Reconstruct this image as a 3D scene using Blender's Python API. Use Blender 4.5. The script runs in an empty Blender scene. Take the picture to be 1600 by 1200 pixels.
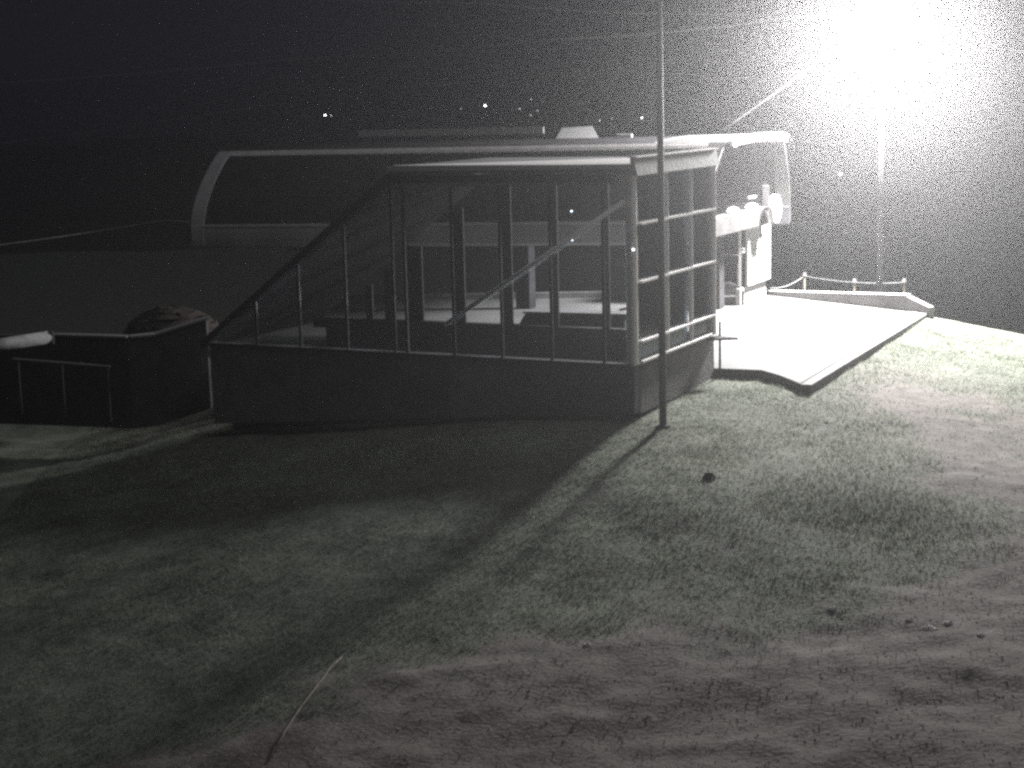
import bpy, math, random
import numpy as np
from mathutils import Vector, Matrix
random.seed(7)
scene = bpy.context.scene
col = scene.collection

# ------------------------------------------------------------------ camera
EYE = Vector((0.0, 0.0, 6.3))
F = 2600.0                       # focal length in pixels of a 1600 px wide frame
PITCH = math.atan(442.0 / F)
ROLL = math.radians(1.4)
FW = Vector((0, math.cos(PITCH), -math.sin(PITCH)))
R0 = Vector((1, 0, 0))
U0 = Vector((0, math.sin(PITCH), math.cos(PITCH)))
CR = R0 * math.cos(ROLL) - U0 * math.sin(ROLL)
CU = U0 * math.cos(ROLL) + R0 * math.sin(ROLL)
cam_data = bpy.data.cameras.new("camera")
cam = bpy.data.objects.new("camera", cam_data)
col.objects.link(cam)
cam_data.sensor_width = 36.0
cam_data.lens = F / 1600.0 * 36.0
cam_data.clip_start = 0.1
cam_data.clip_end = 6000
M3 = Matrix((CR, CU, -FW)).transposed()
cam.matrix_world = Matrix.Translation(EYE) @ M3.to_4x4()
scene.camera = cam

# ------------------------------------------------------------------ night sky, fill light, exposure
world = bpy.data.worlds.new("World")
scene.world = world
world.use_nodes = True
wn = world.node_tree
wn.nodes.clear()
wo = wn.nodes.new("ShaderNodeOutputWorld")
wb = wn.nodes.new("ShaderNodeBackground")
wb.inputs["Color"].default_value = (0.0085, 0.0086, 0.0125, 1)
wb.inputs["Strength"].default_value = 1.0
wn.links.new(wb.outputs[0], wo.inputs[0])
SUN_E, SUN_ANGLE = 0.42, 12.0
sd = bpy.data.lights.new("moonlight", "SUN")  # added fill sun without a visible source, lifts the dim lawn and hall front
sd.energy = SUN_E
sd.angle = math.radians(SUN_ANGLE)
sd.color = (0.93, 0.96, 1.0)
so = bpy.data.objects.new("moonlight", sd)
col.objects.link(so)
so.rotation_euler = Vector((-0.42, 0.32, -0.85)).to_track_quat('-Z', 'Y').to_euler()
scene.view_settings.view_transform = 'Standard'
scene.view_settings.look = 'None'
scene.view_settings.exposure = 0.0
scene.view_settings.gamma = 1.0
scene.render.engine = 'CYCLES'
scene.cycles.use_denoising = False
scene.cycles.filter_width = 2.8
scene.cycles.max_bounces = 8
scene.cycles.transparent_max_bounces = 16
scene.cycles.volume_bounces = 0
scene.cycles.sample_clamp_indirect = 0.8
HAZE = 0.0021
LAMP_W = 98000.0

# ------------------------------------------------------------------ pixel rays (photo pixels, 1600x1200)
def ray(px, py):
    return FW * F + CR * (px - 800.0) - CU * (py - 600.0)
def W(px, py, z=None, d=None):
    r = ray(px, py)
    t = (z - EYE.z) / r.z if z is not None else d / r.y
    return EYE + r * t
def VP(px, py, A, n):
    """point of the vertical plane through A with normal n seen at a pixel"""
    r = ray(px, py)
    return EYE + r * ((A - EYE).dot(n) / r.dot(n))

# ------------------------------------------------------------------ materials
def mat(name, base, rough=0.7, metal=0.0, var=0.0, vscale=3.0, bump=0.0, bscale=20.0, base2=None, spec=0.5):
    m = bpy.data.materials.new(name)
    m.use_nodes = True
    nt = m.node_tree
    b = nt.nodes["Principled BSDF"]
    b.inputs["Roughness"].default_value = rough
    b.inputs["Metallic"].default_value = metal
    b.inputs["Specular IOR Level"].default_value = spec
    b.inputs["Base Color"].default_value = (*base, 1)
    tc = nt.nodes.new("ShaderNodeTexCoord")
    if var > 0 or base2:
        n = nt.nodes.new("ShaderNodeTexNoise")
        n.inputs["Scale"].default_value = vscale
        n.inputs["Detail"].default_value = 6
        nt.links.new(tc.outputs["Object"], n.inputs["Vector"])
        cr = nt.nodes.new("ShaderNodeValToRGB")
        lo = base2 if base2 else tuple(c * (1 - var) for c in base)
        hi = base if base2 else tuple(min(1, c * (1 + var)) for c in base)
        cr.color_ramp.elements[0].position = 0.33
        cr.color_ramp.elements[1].position = 0.67
        cr.color_ramp.elements[0].color = (*lo, 1)
        cr.color_ramp.elements[1].color = (*hi, 1)
        nt.links.new(n.outputs["Fac"], cr.inputs["Fac"])
        nt.links.new(cr.outputs["Color"], b.inputs["Base Color"])
    if bump > 0:
        n2 = nt.nodes.new("ShaderNodeTexNoise")
        n2.inputs["Scale"].default_value = bscale
        n2.inputs["Detail"].default_value = 5
        nt.links.new(tc.outputs["Object"], n2.inputs["Vector"])
        bp = nt.nodes.new("ShaderNodeBump")
        bp.inputs["Strength"].default_value = bump
        bp.inputs["Distance"].default_value = 0.03
        nt.links.new(n2.outputs["Fac"], bp.inputs["Height"])
        nt.links.new(bp.outputs["Normal"], b.inputs["Normal"])
    return m

def emit(name, color, strength):
    m = bpy.data.materials.new(name)
    m.use_nodes = True
    nt = m.node_tree
    nt.nodes.clear()
    o = nt.nodes.new("ShaderNodeOutputMaterial")
    e = nt.nodes.new("ShaderNodeEmission")
    e.inputs["Color"].default_value = (*color, 1)
    e.inputs["Strength"].default_value = strength
    nt.links.new(e.outputs[0], o.inputs[0])
    m.cycles.emission_sampling = 'NONE'
    return m

def glass(name, tint, refl=0.08):
    m = bpy.data.materials.new(name)
    m.use_nodes = True
    nt = m.node_tree
    nt.nodes.clear()
    o = nt.nodes.new("ShaderNodeOutputMaterial")
    t = nt.nodes.new("ShaderNodeBsdfTransparent")
    t.inputs["Color"].default_value = (*tint, 1)
    g = nt.nodes.new("ShaderNodeBsdfGlossy")
    g.inputs["Roughness"].default_value = 0.12
    g.inputs["Color"].default_value = (0.8, 0.85, 0.9, 1)
    f = nt.nodes.new("ShaderNodeFresnel")
    f.inputs["IOR"].default_value = 1.45
    mx = nt.nodes.new("ShaderNodeMixShader")
    nt.links.new(f.outputs[0], mx.inputs[0])
    nt.links.new(t.outputs[0], mx.inputs[1])
    nt.links.new(g.outputs[0], mx.inputs[2])
    nt.links.new(mx.outputs[0], o.inputs[0])
    return m

def translucent(name, color, clear=0.0, dif=0.5):
    m = bpy.data.materials.new(name)
    m.use_nodes = True
    nt = m.node_tree
    nt.nodes.clear()
    o = nt.nodes.new("ShaderNodeOutputMaterial")
    t = nt.nodes.new("ShaderNodeBsdfTranslucent")
    t.inputs["Color"].default_value = (*color, 1)
    d = nt.nodes.new("ShaderNodeBsdfDiffuse")
    d.inputs["Color"].default_value = (*color, 1)
    mx = nt.nodes.new("ShaderNodeMixShader")
    mx.inputs[0].default_value = dif
    nt.links.new(t.outputs[0], mx.inputs[1])
    nt.links.new(d.outputs[0], mx.inputs[2])
    cl = nt.nodes.new("ShaderNodeBsdfTransparent")
    m2 = nt.nodes.new("ShaderNodeMixShader")
    m2.inputs[0].default_value = clear
    nt.links.new(mx.outputs[0], m2.inputs[1])
    nt.links.new(cl.outputs[0], m2.inputs[2])
    nt.links.new(m2.outputs[0], o.inputs[0])
    return m

SOOT = mat("weathered_pale_paint", (0.13, 0.13, 0.135), 0.8, var=0.3, vscale=4)
HOODP = mat("patched_concrete", (0.22, 0.21, 0.21), 0.85, var=0.2, vscale=2.2, bump=0.3, bscale=10)
CONC = mat("pale_concrete", (0.36, 0.355, 0.35), 0.85, var=0.18, vscale=0.9, bump=0.35, bscale=9)
CONC_D = mat("grey_concrete", (0.155, 0.148, 0.152), 0.9, var=0.25, vscale=1.6, bump=0.4, bscale=12)
STEEL_L = mat("galvanised_steel", (0.52, 0.5, 0.5), 0.38, metal=0.55, var=0.12, vscale=6)
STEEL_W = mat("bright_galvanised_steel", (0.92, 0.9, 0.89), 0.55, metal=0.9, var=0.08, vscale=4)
STEEL_D = mat("dark_steel", (0.045, 0.043, 0.045), 0.85, var=0.3, vscale=5, spec=0.1)
MASTM = mat("weathered_zinc", (0.2, 0.2, 0.205), 0.6, metal=0.2, var=0.2, vscale=4)
DARK = mat("dark_cladding", (0.035, 0.034, 0.037), 0.85, var=0.3, vscale=2, spec=0.1)
ROOFM = mat("grey_roof_sheet", (0.10, 0.10, 0.105), 0.65, var=0.25, vscale=1.2, bump=0.2, bscale=6)
HOODM = mat("grey_hood_panel", (0.12, 0.115, 0.12), 0.55, var=0.15, vscale=1.5)
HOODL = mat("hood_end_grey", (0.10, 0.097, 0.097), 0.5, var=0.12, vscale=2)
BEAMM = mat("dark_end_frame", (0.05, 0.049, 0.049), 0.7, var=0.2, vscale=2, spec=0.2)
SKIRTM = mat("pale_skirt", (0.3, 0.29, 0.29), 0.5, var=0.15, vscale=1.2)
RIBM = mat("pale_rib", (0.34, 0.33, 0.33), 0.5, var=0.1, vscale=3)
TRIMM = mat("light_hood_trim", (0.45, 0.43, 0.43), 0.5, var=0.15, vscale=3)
PANELM = mat("white_wall_panel", (0.6, 0.6, 0.59), 0.55, var=0.05, vscale=3)
RUBBER = mat("black_rubber", (0.03, 0.03, 0.03), 0.8)
WOODM = mat("weathered_wood", (0.2, 0.17, 0.14), 0.85, var=0.3, vscale=8)
ROCKM = mat("pale_stone", (0.6, 0.57, 0.54), 0.9, var=0.2, vscale=12, bump=0.6, bscale=25)
CLODM = mat("dark_soil", (0.03, 0.026, 0.024), 0.98, var=0.4, vscale=12, bump=0.6, bscale=25, spec=0.05)
CABLEM = mat("steel_cable", (0.3, 0.3, 0.3), 0.6, metal=0.2)
GLASS = glass("clear_glass", (0.86, 0.87, 0.88))
TINTED = glass("tinted_glass", (0.62, 0.62, 0.63))
SKYL = translucent("translucent_sheet", (0.95, 0.95, 0.95), dif=0.03)
STREAKM = mat("white_brace", (0.9, 0.88, 0.86), 0.4)
SHEET = translucent("clear_sheet", (0.9, 0.9, 0.9), 0.88)
LAMPM = emit("lamp_lens", (1.0, 0.98, 0.97), 4.0)

# ------------------------------------------------------------------ object helpers
def tag(o, label=None, cat=None, group=None, kind=None):
    if label: o["label"] = label
    if cat: o["category"] = cat
    if group: o["group"] = group
    if kind: o["kind"] = kind
    return o
def empty(name, loc, label, cat, group=None):
    o = bpy.data.objects.new(name, None)
    o.empty_display_size = 0.3
    o.location = loc
    col.objects.link(o)
    return tag(o, label, cat, group)
def root_loc(o):
    v = Vector((0, 0, 0))
    while o is not None:
        v += Vector(o.location)
        o = o.parent
    return v

class MB:
    def __init__(s):
        s.v = []; s.f = []
    def add(s, vs, fs):
        n = len(s.v)
        s.v += [Vector(x) for x in vs]
        s.f += [tuple(i + n for i in f) for f in fs]
        return s
    def box(s, c, ax, ay, az):
        """c centre, ax ay az half vectors"""
        c, ax, ay, az = Vector(c), Vector(ax), Vector(ay), Vector(az)
        vs = [c + ax * i + ay * j + az * k for i in (-1, 1) for j in (-1, 1) for k in (-1, 1)]
        return s.add(vs, [(0, 1, 3, 2), (4, 6, 7, 5), (0, 4, 5, 1), (2, 3, 7, 6), (0, 2, 6, 4), (1, 5, 7, 3)])
    def bar(s, p0, p1, w, h, side=None):
        """rectangular bar from p0 to p1, w across 'side', h across the other direction"""
        p0, p1 = Vector(p0), Vector(p1)
        d = (p1 - p0)
        if side is None:
            side = d.cross(Vector((0, 0, 1)))
            if side.length < 1e-6: side = Vector((1, 0, 0))
        side = Vector(side); side = (side - d * (side.dot(d) / d.dot(d))).normalized()
        o = d.cross(side).normalized()
        return s.box((p0 + p1) / 2, d / 2, side * w / 2, o * h / 2)
    def tube(s, pts, r, n=10, r1=None, cap=True):
        pts = [Vector(p) for p in pts]
        m = len(pts); base = len(s.v)
        for i, p in enumerate(pts):
            d = (pts[min(i + 1, m - 1)] - pts[max(i - 1, 0)]).normalized()
            a = d.cross(Vector((0, 0, 1)))
            if a.length < 1e-4: a = Vector((1, 0, 0))
            a.normalize(); b = d.cross(a).normalized()
            rr = r if r1 is None else r + (r1 - r) * i / (m - 1)
            for k in range(n):
                t = 2 * math.pi * k / n
                s.v.append(p + a * math.cos(t) * rr + b * math.sin(t) * rr)
        for i in range(m - 1):
            for k in range(n):
                a0 = base + i * n + k; a1 = base + i * n + (k + 1) % n
                s.f.append((a0, a1, a1 + n, a0 + n))
        if cap:
            s.f.append(tuple(base + k for k in range(n))[::-1])
            s.f.append(tuple(base + (m - 1) * n + k for k in range(n)))
        return s
    def prism(s, poly, vec):
        poly = [Vector(p) for p in poly]; vec = Vector(vec); n = len(poly); b = len(s.v)
        s.v += poly + [p + vec for p in poly]
        s.f.append(tuple(b + i for i in range(n))[::-1])
        s.f.append(tuple(b + n + i for i in range(n)))
        for i in range(n):
            j = (i + 1) % n
            s.f.append((b + i, b + j, b + n + j, b + n + i))
        return s
    def strip(s, A, B, close=False):
        """faces between two equally long point rows"""
        b = len(s.v); n = len(A)
        s.v += [Vector(p) for p in A] + [Vector(p) for p in B]
        for i in range(n if close else n - 1):
            j = (i + 1) % n
            s.f.append((b + i, b + j, b + n + j, b + n + i))
        return s
    def build(s, name, m, parent=None, smooth=False, bevel=0.0):
        me = bpy.data.meshes.new(name)
        off = root_loc(parent) if parent is not None else Vector((0, 0, 0))
        me.from_pydata([v - off for v in s.v], [], s.f)
        me.validate()
        me.materials.append(m)
        import bmesh
        bm = bmesh.new(); bm.from_mesh(me)
        bmesh.ops.recalc_face_normals(bm, faces=bm.faces)
        bm.to_mesh(me); bm.free()
        if smooth:
            me.polygons.foreach_set("use_smooth", [True] * len(me.polygons))
        o = bpy.data.objects.new(name, me)
        col.objects.link(o)
        if parent is not None: o.parent = parent
        if bevel > 0:
            bv = o.modifiers.new("bevel", 'BEVEL'); bv.width = bevel; bv.segments = 2; bv.limit_method = 'ANGLE'
        return o

Z = Vector((0, 0, 1))
# ------------------------------------------------------------------ plan of the glazed hall
SILL, TOP = 0.82, 4.77
C0 = W(992, 570, z=SILL)            # front right corner at sill height
R0p = W(1116, 521, z=SILL)          # rear end of the side wall
wv = (R0p - C0); wv.z = 0; SIDE = wv.length; wv.normalize()          # depth direction
uv = Vector((-wv.y, wv.x, 0))                                        # to the left along the front
NF, NS = wv.copy(), uv.copy()                                        # plane normals (front, side)
def H(t, s, z):                                                      # hall coordinates -> world
    p = C0 + uv * t + wv * s
    return Vector((p.x, p.y, z))
def tfront(px, py):
    return (VP(px, py, C0, NF) - C0).dot(uv)
def sside(px, py):
    return (VP(px, py, C0, NS) - C0).dot(wv)
LEN = tfront(607, 277)                                               # length of the full-height part
T_END = tfront(325, 500)                                             # foot of the sloping part

# ------------------------------------------------------------------ terrain
ctrl = [ (H(-0.3, -0.4, -0.35)), H(LEN, -0.3, -0.9), H(T_END, -0.3, -1.5), H(T_END + 7, -0.5, -2.0),
         H(-0.3, SIDE, -0.2), W(1250, 609, z=-0.14), W(1445, 494, z=-0.13), W(1340, 546, z=-0.14),
         W(1180, 596, z=-0.17), W(850, 800, z=-1.14), W(650, 1000, z=-1.9), W(430, 1170, z=-2.15),
         W(1600, 1200, z=-2.0), W(1600, 870, z=-1.35), W(1600, 700, z=-0.85), W(1300, 760, z=-0.8),
         W(1200, 660, z=-0.42), W(1100, 900, z=-1.45), W(1100, 1190, z=-2.1), W(1350, 960, z=-1.6),
         W(0, 1200, z=-2.5), W(0, 850, z=-2.3), W(0, 690, z=-2.1), W(500, 760, z=-1.45), W(250, 950, z=-2.1),
         W(1600, 560, z=-0.85), W(1500, 505, z=-0.35), W(1450, 600, z=-0.42),
         Vector((0, 45, -0.3)), Vector((-8, 50, -0.4)), Vector((5, 53, -0.3)), Vector((-16, 50, -1.2)),
         Vector((0, 5, -3.0)), Vector((14, 5, -3.0)), Vector((-14, 5, -3.2)), Vector((0, 62, -1.6)),
         Vector((20, 56, -3.2)), Vector((22, 46, -1.9)), Vector((-16, 62, -2.4)), Vector((-22, 40, -2.3)),
         Vector((26, 34, -1.4)), Vector((26, 20, -2.2)), Vector((14, 52, -0.9)) ]
cx = np.array([[p.x, p.y] for p in ctrl]); cz = np.array([p.z for p in ctrl])
def _phi(r): return np.sqrt(r * r + 1.5)
D = np.sqrt(((cx[:, None, :] - cx[None, :, :]) ** 2).sum(-1))
A = np.zeros((len(ctrl) + 1, len(ctrl) + 1)); A[:-1, :-1] = _phi(D); A[-1, :-1] = 1; A[:-1, -1] = 1
wts = np.linalg.solve(A, np.append(cz, 0))
rng = np.random.default_rng(3)
def vnoise(x, y, seed):
    """smooth value noise, numpy"""
    xi = np.floor(x).astype(np.int64); yi = np.floor(y).astype(np.int64)
    xf = x - xi; yf = y - yi
    def h(a, b):
        n = (a * 374761393 + b * 668265263 + seed * 2147483647) & 0xffffffff
        n = ((n ^ (n >> 13)) * 1274126177) & 0xffffffff
        return ((n ^ (n >> 16)) & 0xffff) / 65535.0
    sx = xf * xf * (3 - 2 * xf); sy = yf * yf * (3 - 2 * yf)
    a = h(xi, yi) * (1 - sx) + h(xi + 1, yi) * sx
    b = h(xi, yi + 1) * (1 - sx) + h(xi + 1, yi + 1) * sx
    return a * (1 - sy) + b * sy - 0.5
def fbm(x, y, s, oct=4):
    t = 0; amp = 1; f = 1
    for i in range(oct):
        t = t + amp * vnoise(x * f + 17.3 * i, y * f + 5.1 * i, s + i); amp *= 0.5; f *= 2.03
    return t
# dirt track along the foreground: pixel line on the ground where grass gives way to bare soil
dl = [W(300, 1190, z=-2.2), W(620, 1040, z=-1.95), W(900, 1005, z=-1.8), W(1150, 985, z=-1.65), W(1330, 940, z=-1.5), W(1480, 880, z=-1.35), W(1600, 840, z=-1.25)]
dlx = np.array([p.x for p in dl]); dly = np.array([p.y for p in dl])
def dirt_mask(x, y):
    n = fbm(x * 0.9, y * 0.9, 21, 4)
    edge = np.interp(x, dlx, dly)
    m = 1 / (1 + np.exp((y - edge + n * 2.2) * 3.2))
    c1 = W(1480, 640, z=-0.5); c2 = W(1590, 740, z=-0.8)
    d1 = np.exp(-(((x - c1.x) / 2.2) ** 2 + ((y - c1.y) / 4.5) ** 2)) + np.exp(-(((x - c2.x) / 1.8) ** 2 + ((y - c2.y) / 3.0) ** 2))
    return np.clip(np.maximum(m, d1 * (1.0 + n * 1.2)), 0, 1)
# platform outline
PL = [W(1090, 577, z=0), W(1112, 575, z=0), W(1190, 578, z=0), W(1218, 586, z=0), W(1250, 599, z=0), W(1437, 487, z=0),
      W(1395, 471, z=0), W(1200, 461, z=0), W(800, 462, z=0), W(560, 464, z=0), W(430, 474, z=0), W(400, 530, z=0), W(760, 532, z=0)]
def in_poly(x, y, poly, grow=0.0):
    inside = np.zeros(x.shape, bool)
    cxm = sum(p.x for p in poly) / len(poly); cym = sum(p.y for p in poly) / len(poly)
    P = [(p.x + (p.x - cxm) * grow, p.y + (p.y - cym) * grow) for p in poly]
    for i in range(len(P)):
        x0, y0 = P[i]; x1, y1 = P[i - 1]
        c = ((y0 > y) != (y1 > y)) & (x < (x1 - x0) * (y - y0) / (y1 - y0 + 1e-12) + x0)
        inside ^= c
    return inside
HALL = [H(0.1, 0.1, 0), H(T_END, 0.1, 0), H(T_END, SIDE, 0), H(0.1, SIDE, 0)]
def ground(x, y):
    x = np.asarray(x, float); y = np.asarray(y, float)
    xc = np.clip(x, -24, 28); yc = np.clip(y, 4, 64)
    r = np.sqrt((xc[..., None] - cx[:, 0]) ** 2 + (yc[..., None] - cx[:, 1]) ** 2)
    z = (_phi(r) * wts[:-1]).sum(-1) + wts[-1]
    out = np.sqrt((x - xc) ** 2 + (y - yc) ** 2)
    z = z - 30 * (1 - np.exp(-out / 160.0)) * (y > 30) - np.where(y <= 30, np.minimum(out * 0.05, 4), 0)
    near = np.clip(1 - out / 20, 0, 1)
    dm = dirt_mask(x, y)
    z = z + near * (0.14 * fbm(x * 0.3, y * 0.3, 1, 2) + 0.03 * fbm(x * 1.6, y * 1.6, 5, 3) + 0.016 * fbm(x * 6, y * 6, 9, 2))
    wx = 0.8 * fbm(x * 0.5, y * 0.5, 61, 2)
    ridge = fbm((x + y * 0.4) * 0.3 + wx, (y - x * 0.10 + wx) * 1.9, 33, 4)
    z = z + near * dm * (0.035 * ridge + 0.05 * fbm(x * 1.3, y * 1.9, 91, 4)) * (y < 32)
    z = np.where(in_poly(x, y, PL, 0.015) | in_poly(x, y, HALL, 0.0), np.minimum(z, -0.12), z)
    return z
def G(x, y): return float(ground(np.array([x]), np.array([y]))[0])
def on_ground(px, py):
    """terrain point seen at a pixel"""
    r = ray(px, py); lo, hi = 10 / r.y, 120 / r.y
    ts = np.linspace(lo, hi, 1500)
    X = EYE.x + r.x * ts; Y = EYE.y + r.y * ts; Zr = EYE.z + r.z * ts
    g = ground(X, Y); i = int(np.argmax(Zr < g))
    return Vector((X[i], Y[i], g[i]))
def axis(a, b, step, far_lo, far_hi):
    c = list(np.arange(a, b + 1e-6, step)); s = step; v = c[-1]
    while v < far_hi: s *= 1.22; v += s; c.append(v)
    s = step; v = c[0]; l = []
    while v > far_lo: s *= 1.22; v -= s; l.append(v)
    return np.array(l[::-1] + c)
gx = axis(-13, 17, 0.11, -380, 380)
gy = axis(15, 50, 0.12, -60, 560)
GX, GY = np.meshgrid(gx, gy)
GZ = ground(GX, GY)
nx, ny = len(gx), len(gy)
co = np.stack([GX, GY, GZ], -1).reshape(-1, 3)
idx = np.arange(nx * ny).reshape(ny, nx)
quads = np.stack([idx[:-1, :-1], idx[:-1, 1:], idx[1:, 1:], idx[1:, :-1]], -1).reshape(-1, 4)
me = bpy.data.meshes.new("ground")
me.vertices.add(len(co)); me.vertices.foreach_set("co", co.ravel())
me.loops.add(quads.size); me.loops.foreach_set("vertex_index", quads.ravel().astype(np.int32))
me.polygons.add(len(quads)); me.polygons.foreach_set("loop_start", np.arange(0, quads.size, 4, dtype=np.int32))
me.polygons.foreach_set("loop_total", np.full(len(quads), 4, dtype=np.int32))
me.update()
me.polygons.foreach_set("use_smooth", [True] * len(quads))
at = me.attributes.new("soil", 'FLOAT', 'POINT')
at.data.foreach_set("value", dirt_mask(GX, GY).ravel().astype(np.float32))
gm = bpy.data.materials.new("grass_and_soil"); gm.use_nodes = True
nt = gm.node_tree; b = nt.nodes["Principled BSDF"]; b.inputs["Roughness"].default_value = 0.95
b.inputs["Specular IOR Level"].default_value = 0.15
tc = nt.nodes.new("ShaderNodeTexCoord")
def ramp(scale, c0, c1, detail=8, p0=0.3, p1=0.7):
    n = nt.nodes.new("ShaderNodeTexNoise"); n.inputs["Scale"].default_value = scale; n.inputs["Detail"].default_value = detail
    n.inputs["Roughness"].default_value = 0.7
    nt.links.new(tc.outputs["Object"], n.inputs["Vector"])
    r = nt.nodes.new("ShaderNodeValToRGB"); r.color_ramp.elements[0].position = p0; r.color_ramp.elements[1].position = p1
    r.color_ramp.elements[0].color = (*c0, 1); r.color_ramp.elements[1].color = (*c1, 1)
    nt.links.new(n.outputs["Fac"], r.inputs["Fac"]); return r, n
gr, gn = ramp(1.3, (0.075, 0.083, 0.064), (0.16, 0.172, 0.14))
sr, sn = ramp(2.2, (0.075, 0.066, 0.06), (0.18, 0.16, 0.147))
an = nt.nodes.new("ShaderNodeAttribute"); an.attribute_name = "soil"
mx = nt.nodes.new("ShaderNodeMix"); mx.data_type = 'RGBA'
nt.links.new(an.outputs["Fac"], mx.inputs[0]); nt.links.new(gr.outputs[0], mx.inputs[6]); nt.links.new(sr.outputs[0], mx.inputs[7])
nt.links.new(mx.outputs[2], b.inputs["Base Color"])
bn = nt.nodes.new("ShaderNodeTexNoise"); bn.inputs["Scale"].default_value = 14; bn.inputs["Detail"].default_value = 6
nt.links.new(tc.outputs["Object"], bn.inputs["Vector"])
bp = nt.nodes.new("ShaderNodeBump"); bp.inputs["Strength"].default_value = 0.4; bp.inputs["Distance"].default_value = 0.06
nt.links.new(bn.outputs["Fac"], bp.inputs["Height"]); nt.links.new(bp.outputs["Normal"], b.inputs["Normal"])
me.materials.append(gm)
go = bpy.data.objects.new("ground", me); col.objects.link(go); tag(go, kind="structure")

# far hills of the valley
hx = np.linspace(-370, 370, 110); hy = np.linspace(300, 640, 50)
HX, HY = np.meshgrid(hx, hy)
HZ = -36 + 26 * np.clip((HY - 300) / 340, 0, 1) + 12 * fbm(HX / 110.0, HY / 110.0, 77, 4) * np.clip((HY - 300) / 150, 0, 1)
mb = MB(); mb.v = [Vector(p) for p in np.stack([HX, HY, HZ], -1).reshape(-1, 3)]
hi_ = np.arange(HX.size).reshape(HX.shape)
mb.f = [tuple(int(a) for a in q) for q in np.stack([hi_[:-1, :-1], hi_[:-1, 1:], hi_[1:, 1:], hi_[1:, :-1]], -1).reshape(-1, 4)]
hm = mat("dark_hillside", (0.02, 0.022, 0.02), 0.95, var=0.3, vscale=0.01)
ho = mb.build("hills", hm, smooth=True); tag(ho, kind="structure")

# grass blades
NB = 260000
bx = rng.uniform(-11, 16, NB * 2); by = 16 + 31 * rng.uniform(0, 1, NB * 2) ** 0.9
vis = np.abs(bx) < by * 0.34
den = 1 - dirt_mask(bx, by) * 0.93
clump = np.clip(0.8 + 0.8 * fbm(bx * 1.1, by * 1.1, 55, 3), 0.08, 1)
keep = vis & (rng.uniform(0, 1, len(bx)) < den * clump) & ~in_poly(bx, by, PL, 0.004) & ~in_poly(bx, by, HALL, 0.0)
bx, by = bx[keep][:NB], by[keep][:NB]
bz = ground(bx, by)
n = len(bx)
h = rng.uniform(0.02, 0.06, n) * (0.7 + 0.9 * np.clip(fbm(bx * 0.8, by * 0.8, 66, 2) + 0.5, 0, 1.2))
h = h * np.where((rng.uniform(0, 1, n) < 0.04) & (by < 30), 2.4, 1.0)
ang = rng.uniform(0, 2 * np.pi, n); wd = rng.uniform(0.006, 0.013, n)
lean = rng.uniform(0.02, 0.09, n); la = rng.uniform(0, 2 * np.pi, n)
v0 = np.stack([bx - np.cos(ang) * wd, by - np.sin(ang) * wd, bz - 0.01], -1)
v1 = np.stack([bx + np.cos(ang) * wd, by + np.sin(ang) * wd, bz - 0.01], -1)
v2 = np.stack([bx + np.cos(la) * lean, by + np.sin(la) * lean, bz + h], -1)
gv = np.stack([v0, v1, v2], 1).reshape(-1, 3)
gme = bpy.data.meshes.new("grass")
gme.vertices.add(len(gv)); gme.vertices.foreach_set("co", gv.ravel())
gme.loops.add(3 * n); gme.loops.foreach_set("vertex_index", np.arange(3 * n, dtype=np.int32))
gme.polygons.add(n); gme.polygons.foreach_set("loop_start", np.arange(0, 3 * n, 3, dtype=np.int32))
gme.polygons.foreach_set("loop_total", np.full(n, 3, dtype=np.int32)); gme.update()
grm = mat("grass_blades", (0.18, 0.195, 0.155), 0.85, base2=(0.10, 0.11, 0.085), vscale=1.7, spec=0.2)
_nt = grm.node_tree; _b = _nt.nodes["Principled BSDF"]; _o = [q for q in _nt.nodes if q.type == 'OUTPUT_MATERIAL'][0]
_t = _nt.nodes.new("ShaderNodeBsdfTranslucent"); _m = _nt.nodes.new("ShaderNodeMixShader"); _m.inputs[0].default_value = 0.55
_src = _b.inputs["Base Color"].links[0].from_socket
_nt.links.new(_src, _t.inputs["Color"]); _nt.links.new(_b.outputs[0], _m.inputs[1]); _nt.links.new(_t.outputs[0], _m.inputs[2]); _nt.links.new(_m.outputs[0], _o.inputs["Surface"])
gme.materials.append(grm)
gob = bpy.data.objects.new("grass", gme); col.objects.link(gob)
tag(gob, "short rough grass over the sloping lawn", "grass", kind="stuff")

# loose grit and crumbs of soil over the bare track
NG = 9000
qx = rng.uniform(-6, 13, NG * 4); qy = rng.uniform(16.5, 40, NG * 4)
kp = (np.abs(qx) < qy * 0.34) & (rng.uniform(0, 1, len(qx)) < dirt_mask(qx, qy) ** 1.5 * np.clip(.5 + 1.4 * fbm(qx * .8, qy * 1.6, 81, 3), .03, 1)) & ~in_poly(qx, qy, PL, .01)
qx, qy = qx[kp][:NG], qy[kp][:NG]; qz = ground(qx, qy); n = len(qx)
sz = 0.006 + 0.014 * rng.uniform(0, 1, n) ** 3
base = np.array([[1, 0, 0], [0, 1, 0], [-1, 0, 0], [0, -1, 0], [0, 0, .8], [0, 0, -.4]])
jit = 1 + rng.uniform(-.35, .35, (n, 6, 3))
gvv = (base[None] * jit * sz[:, None, None] + np.stack([qx, qy, qz + sz * .2], -1)[:, None, :]).reshape(-1, 3)
tri = np.array([[0, 1, 4], [1, 2, 4], [2, 3, 4], [3, 0, 4], [1, 0, 5], [2, 1, 5], [3, 2, 5], [0, 3, 5]])
fi = (tri[None] + (np.arange(n) * 6)[:, None, None]).reshape(-1)
gr_me = bpy.data.meshes.new("gravel")
gr_me.vertices.add(len(gvv)); gr_me.vertices.foreach_set("co", gvv.ravel())
gr_me.loops.add(len(fi)); gr_me.loops.foreach_set("vertex_index", fi.astype(np.int32))
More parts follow.
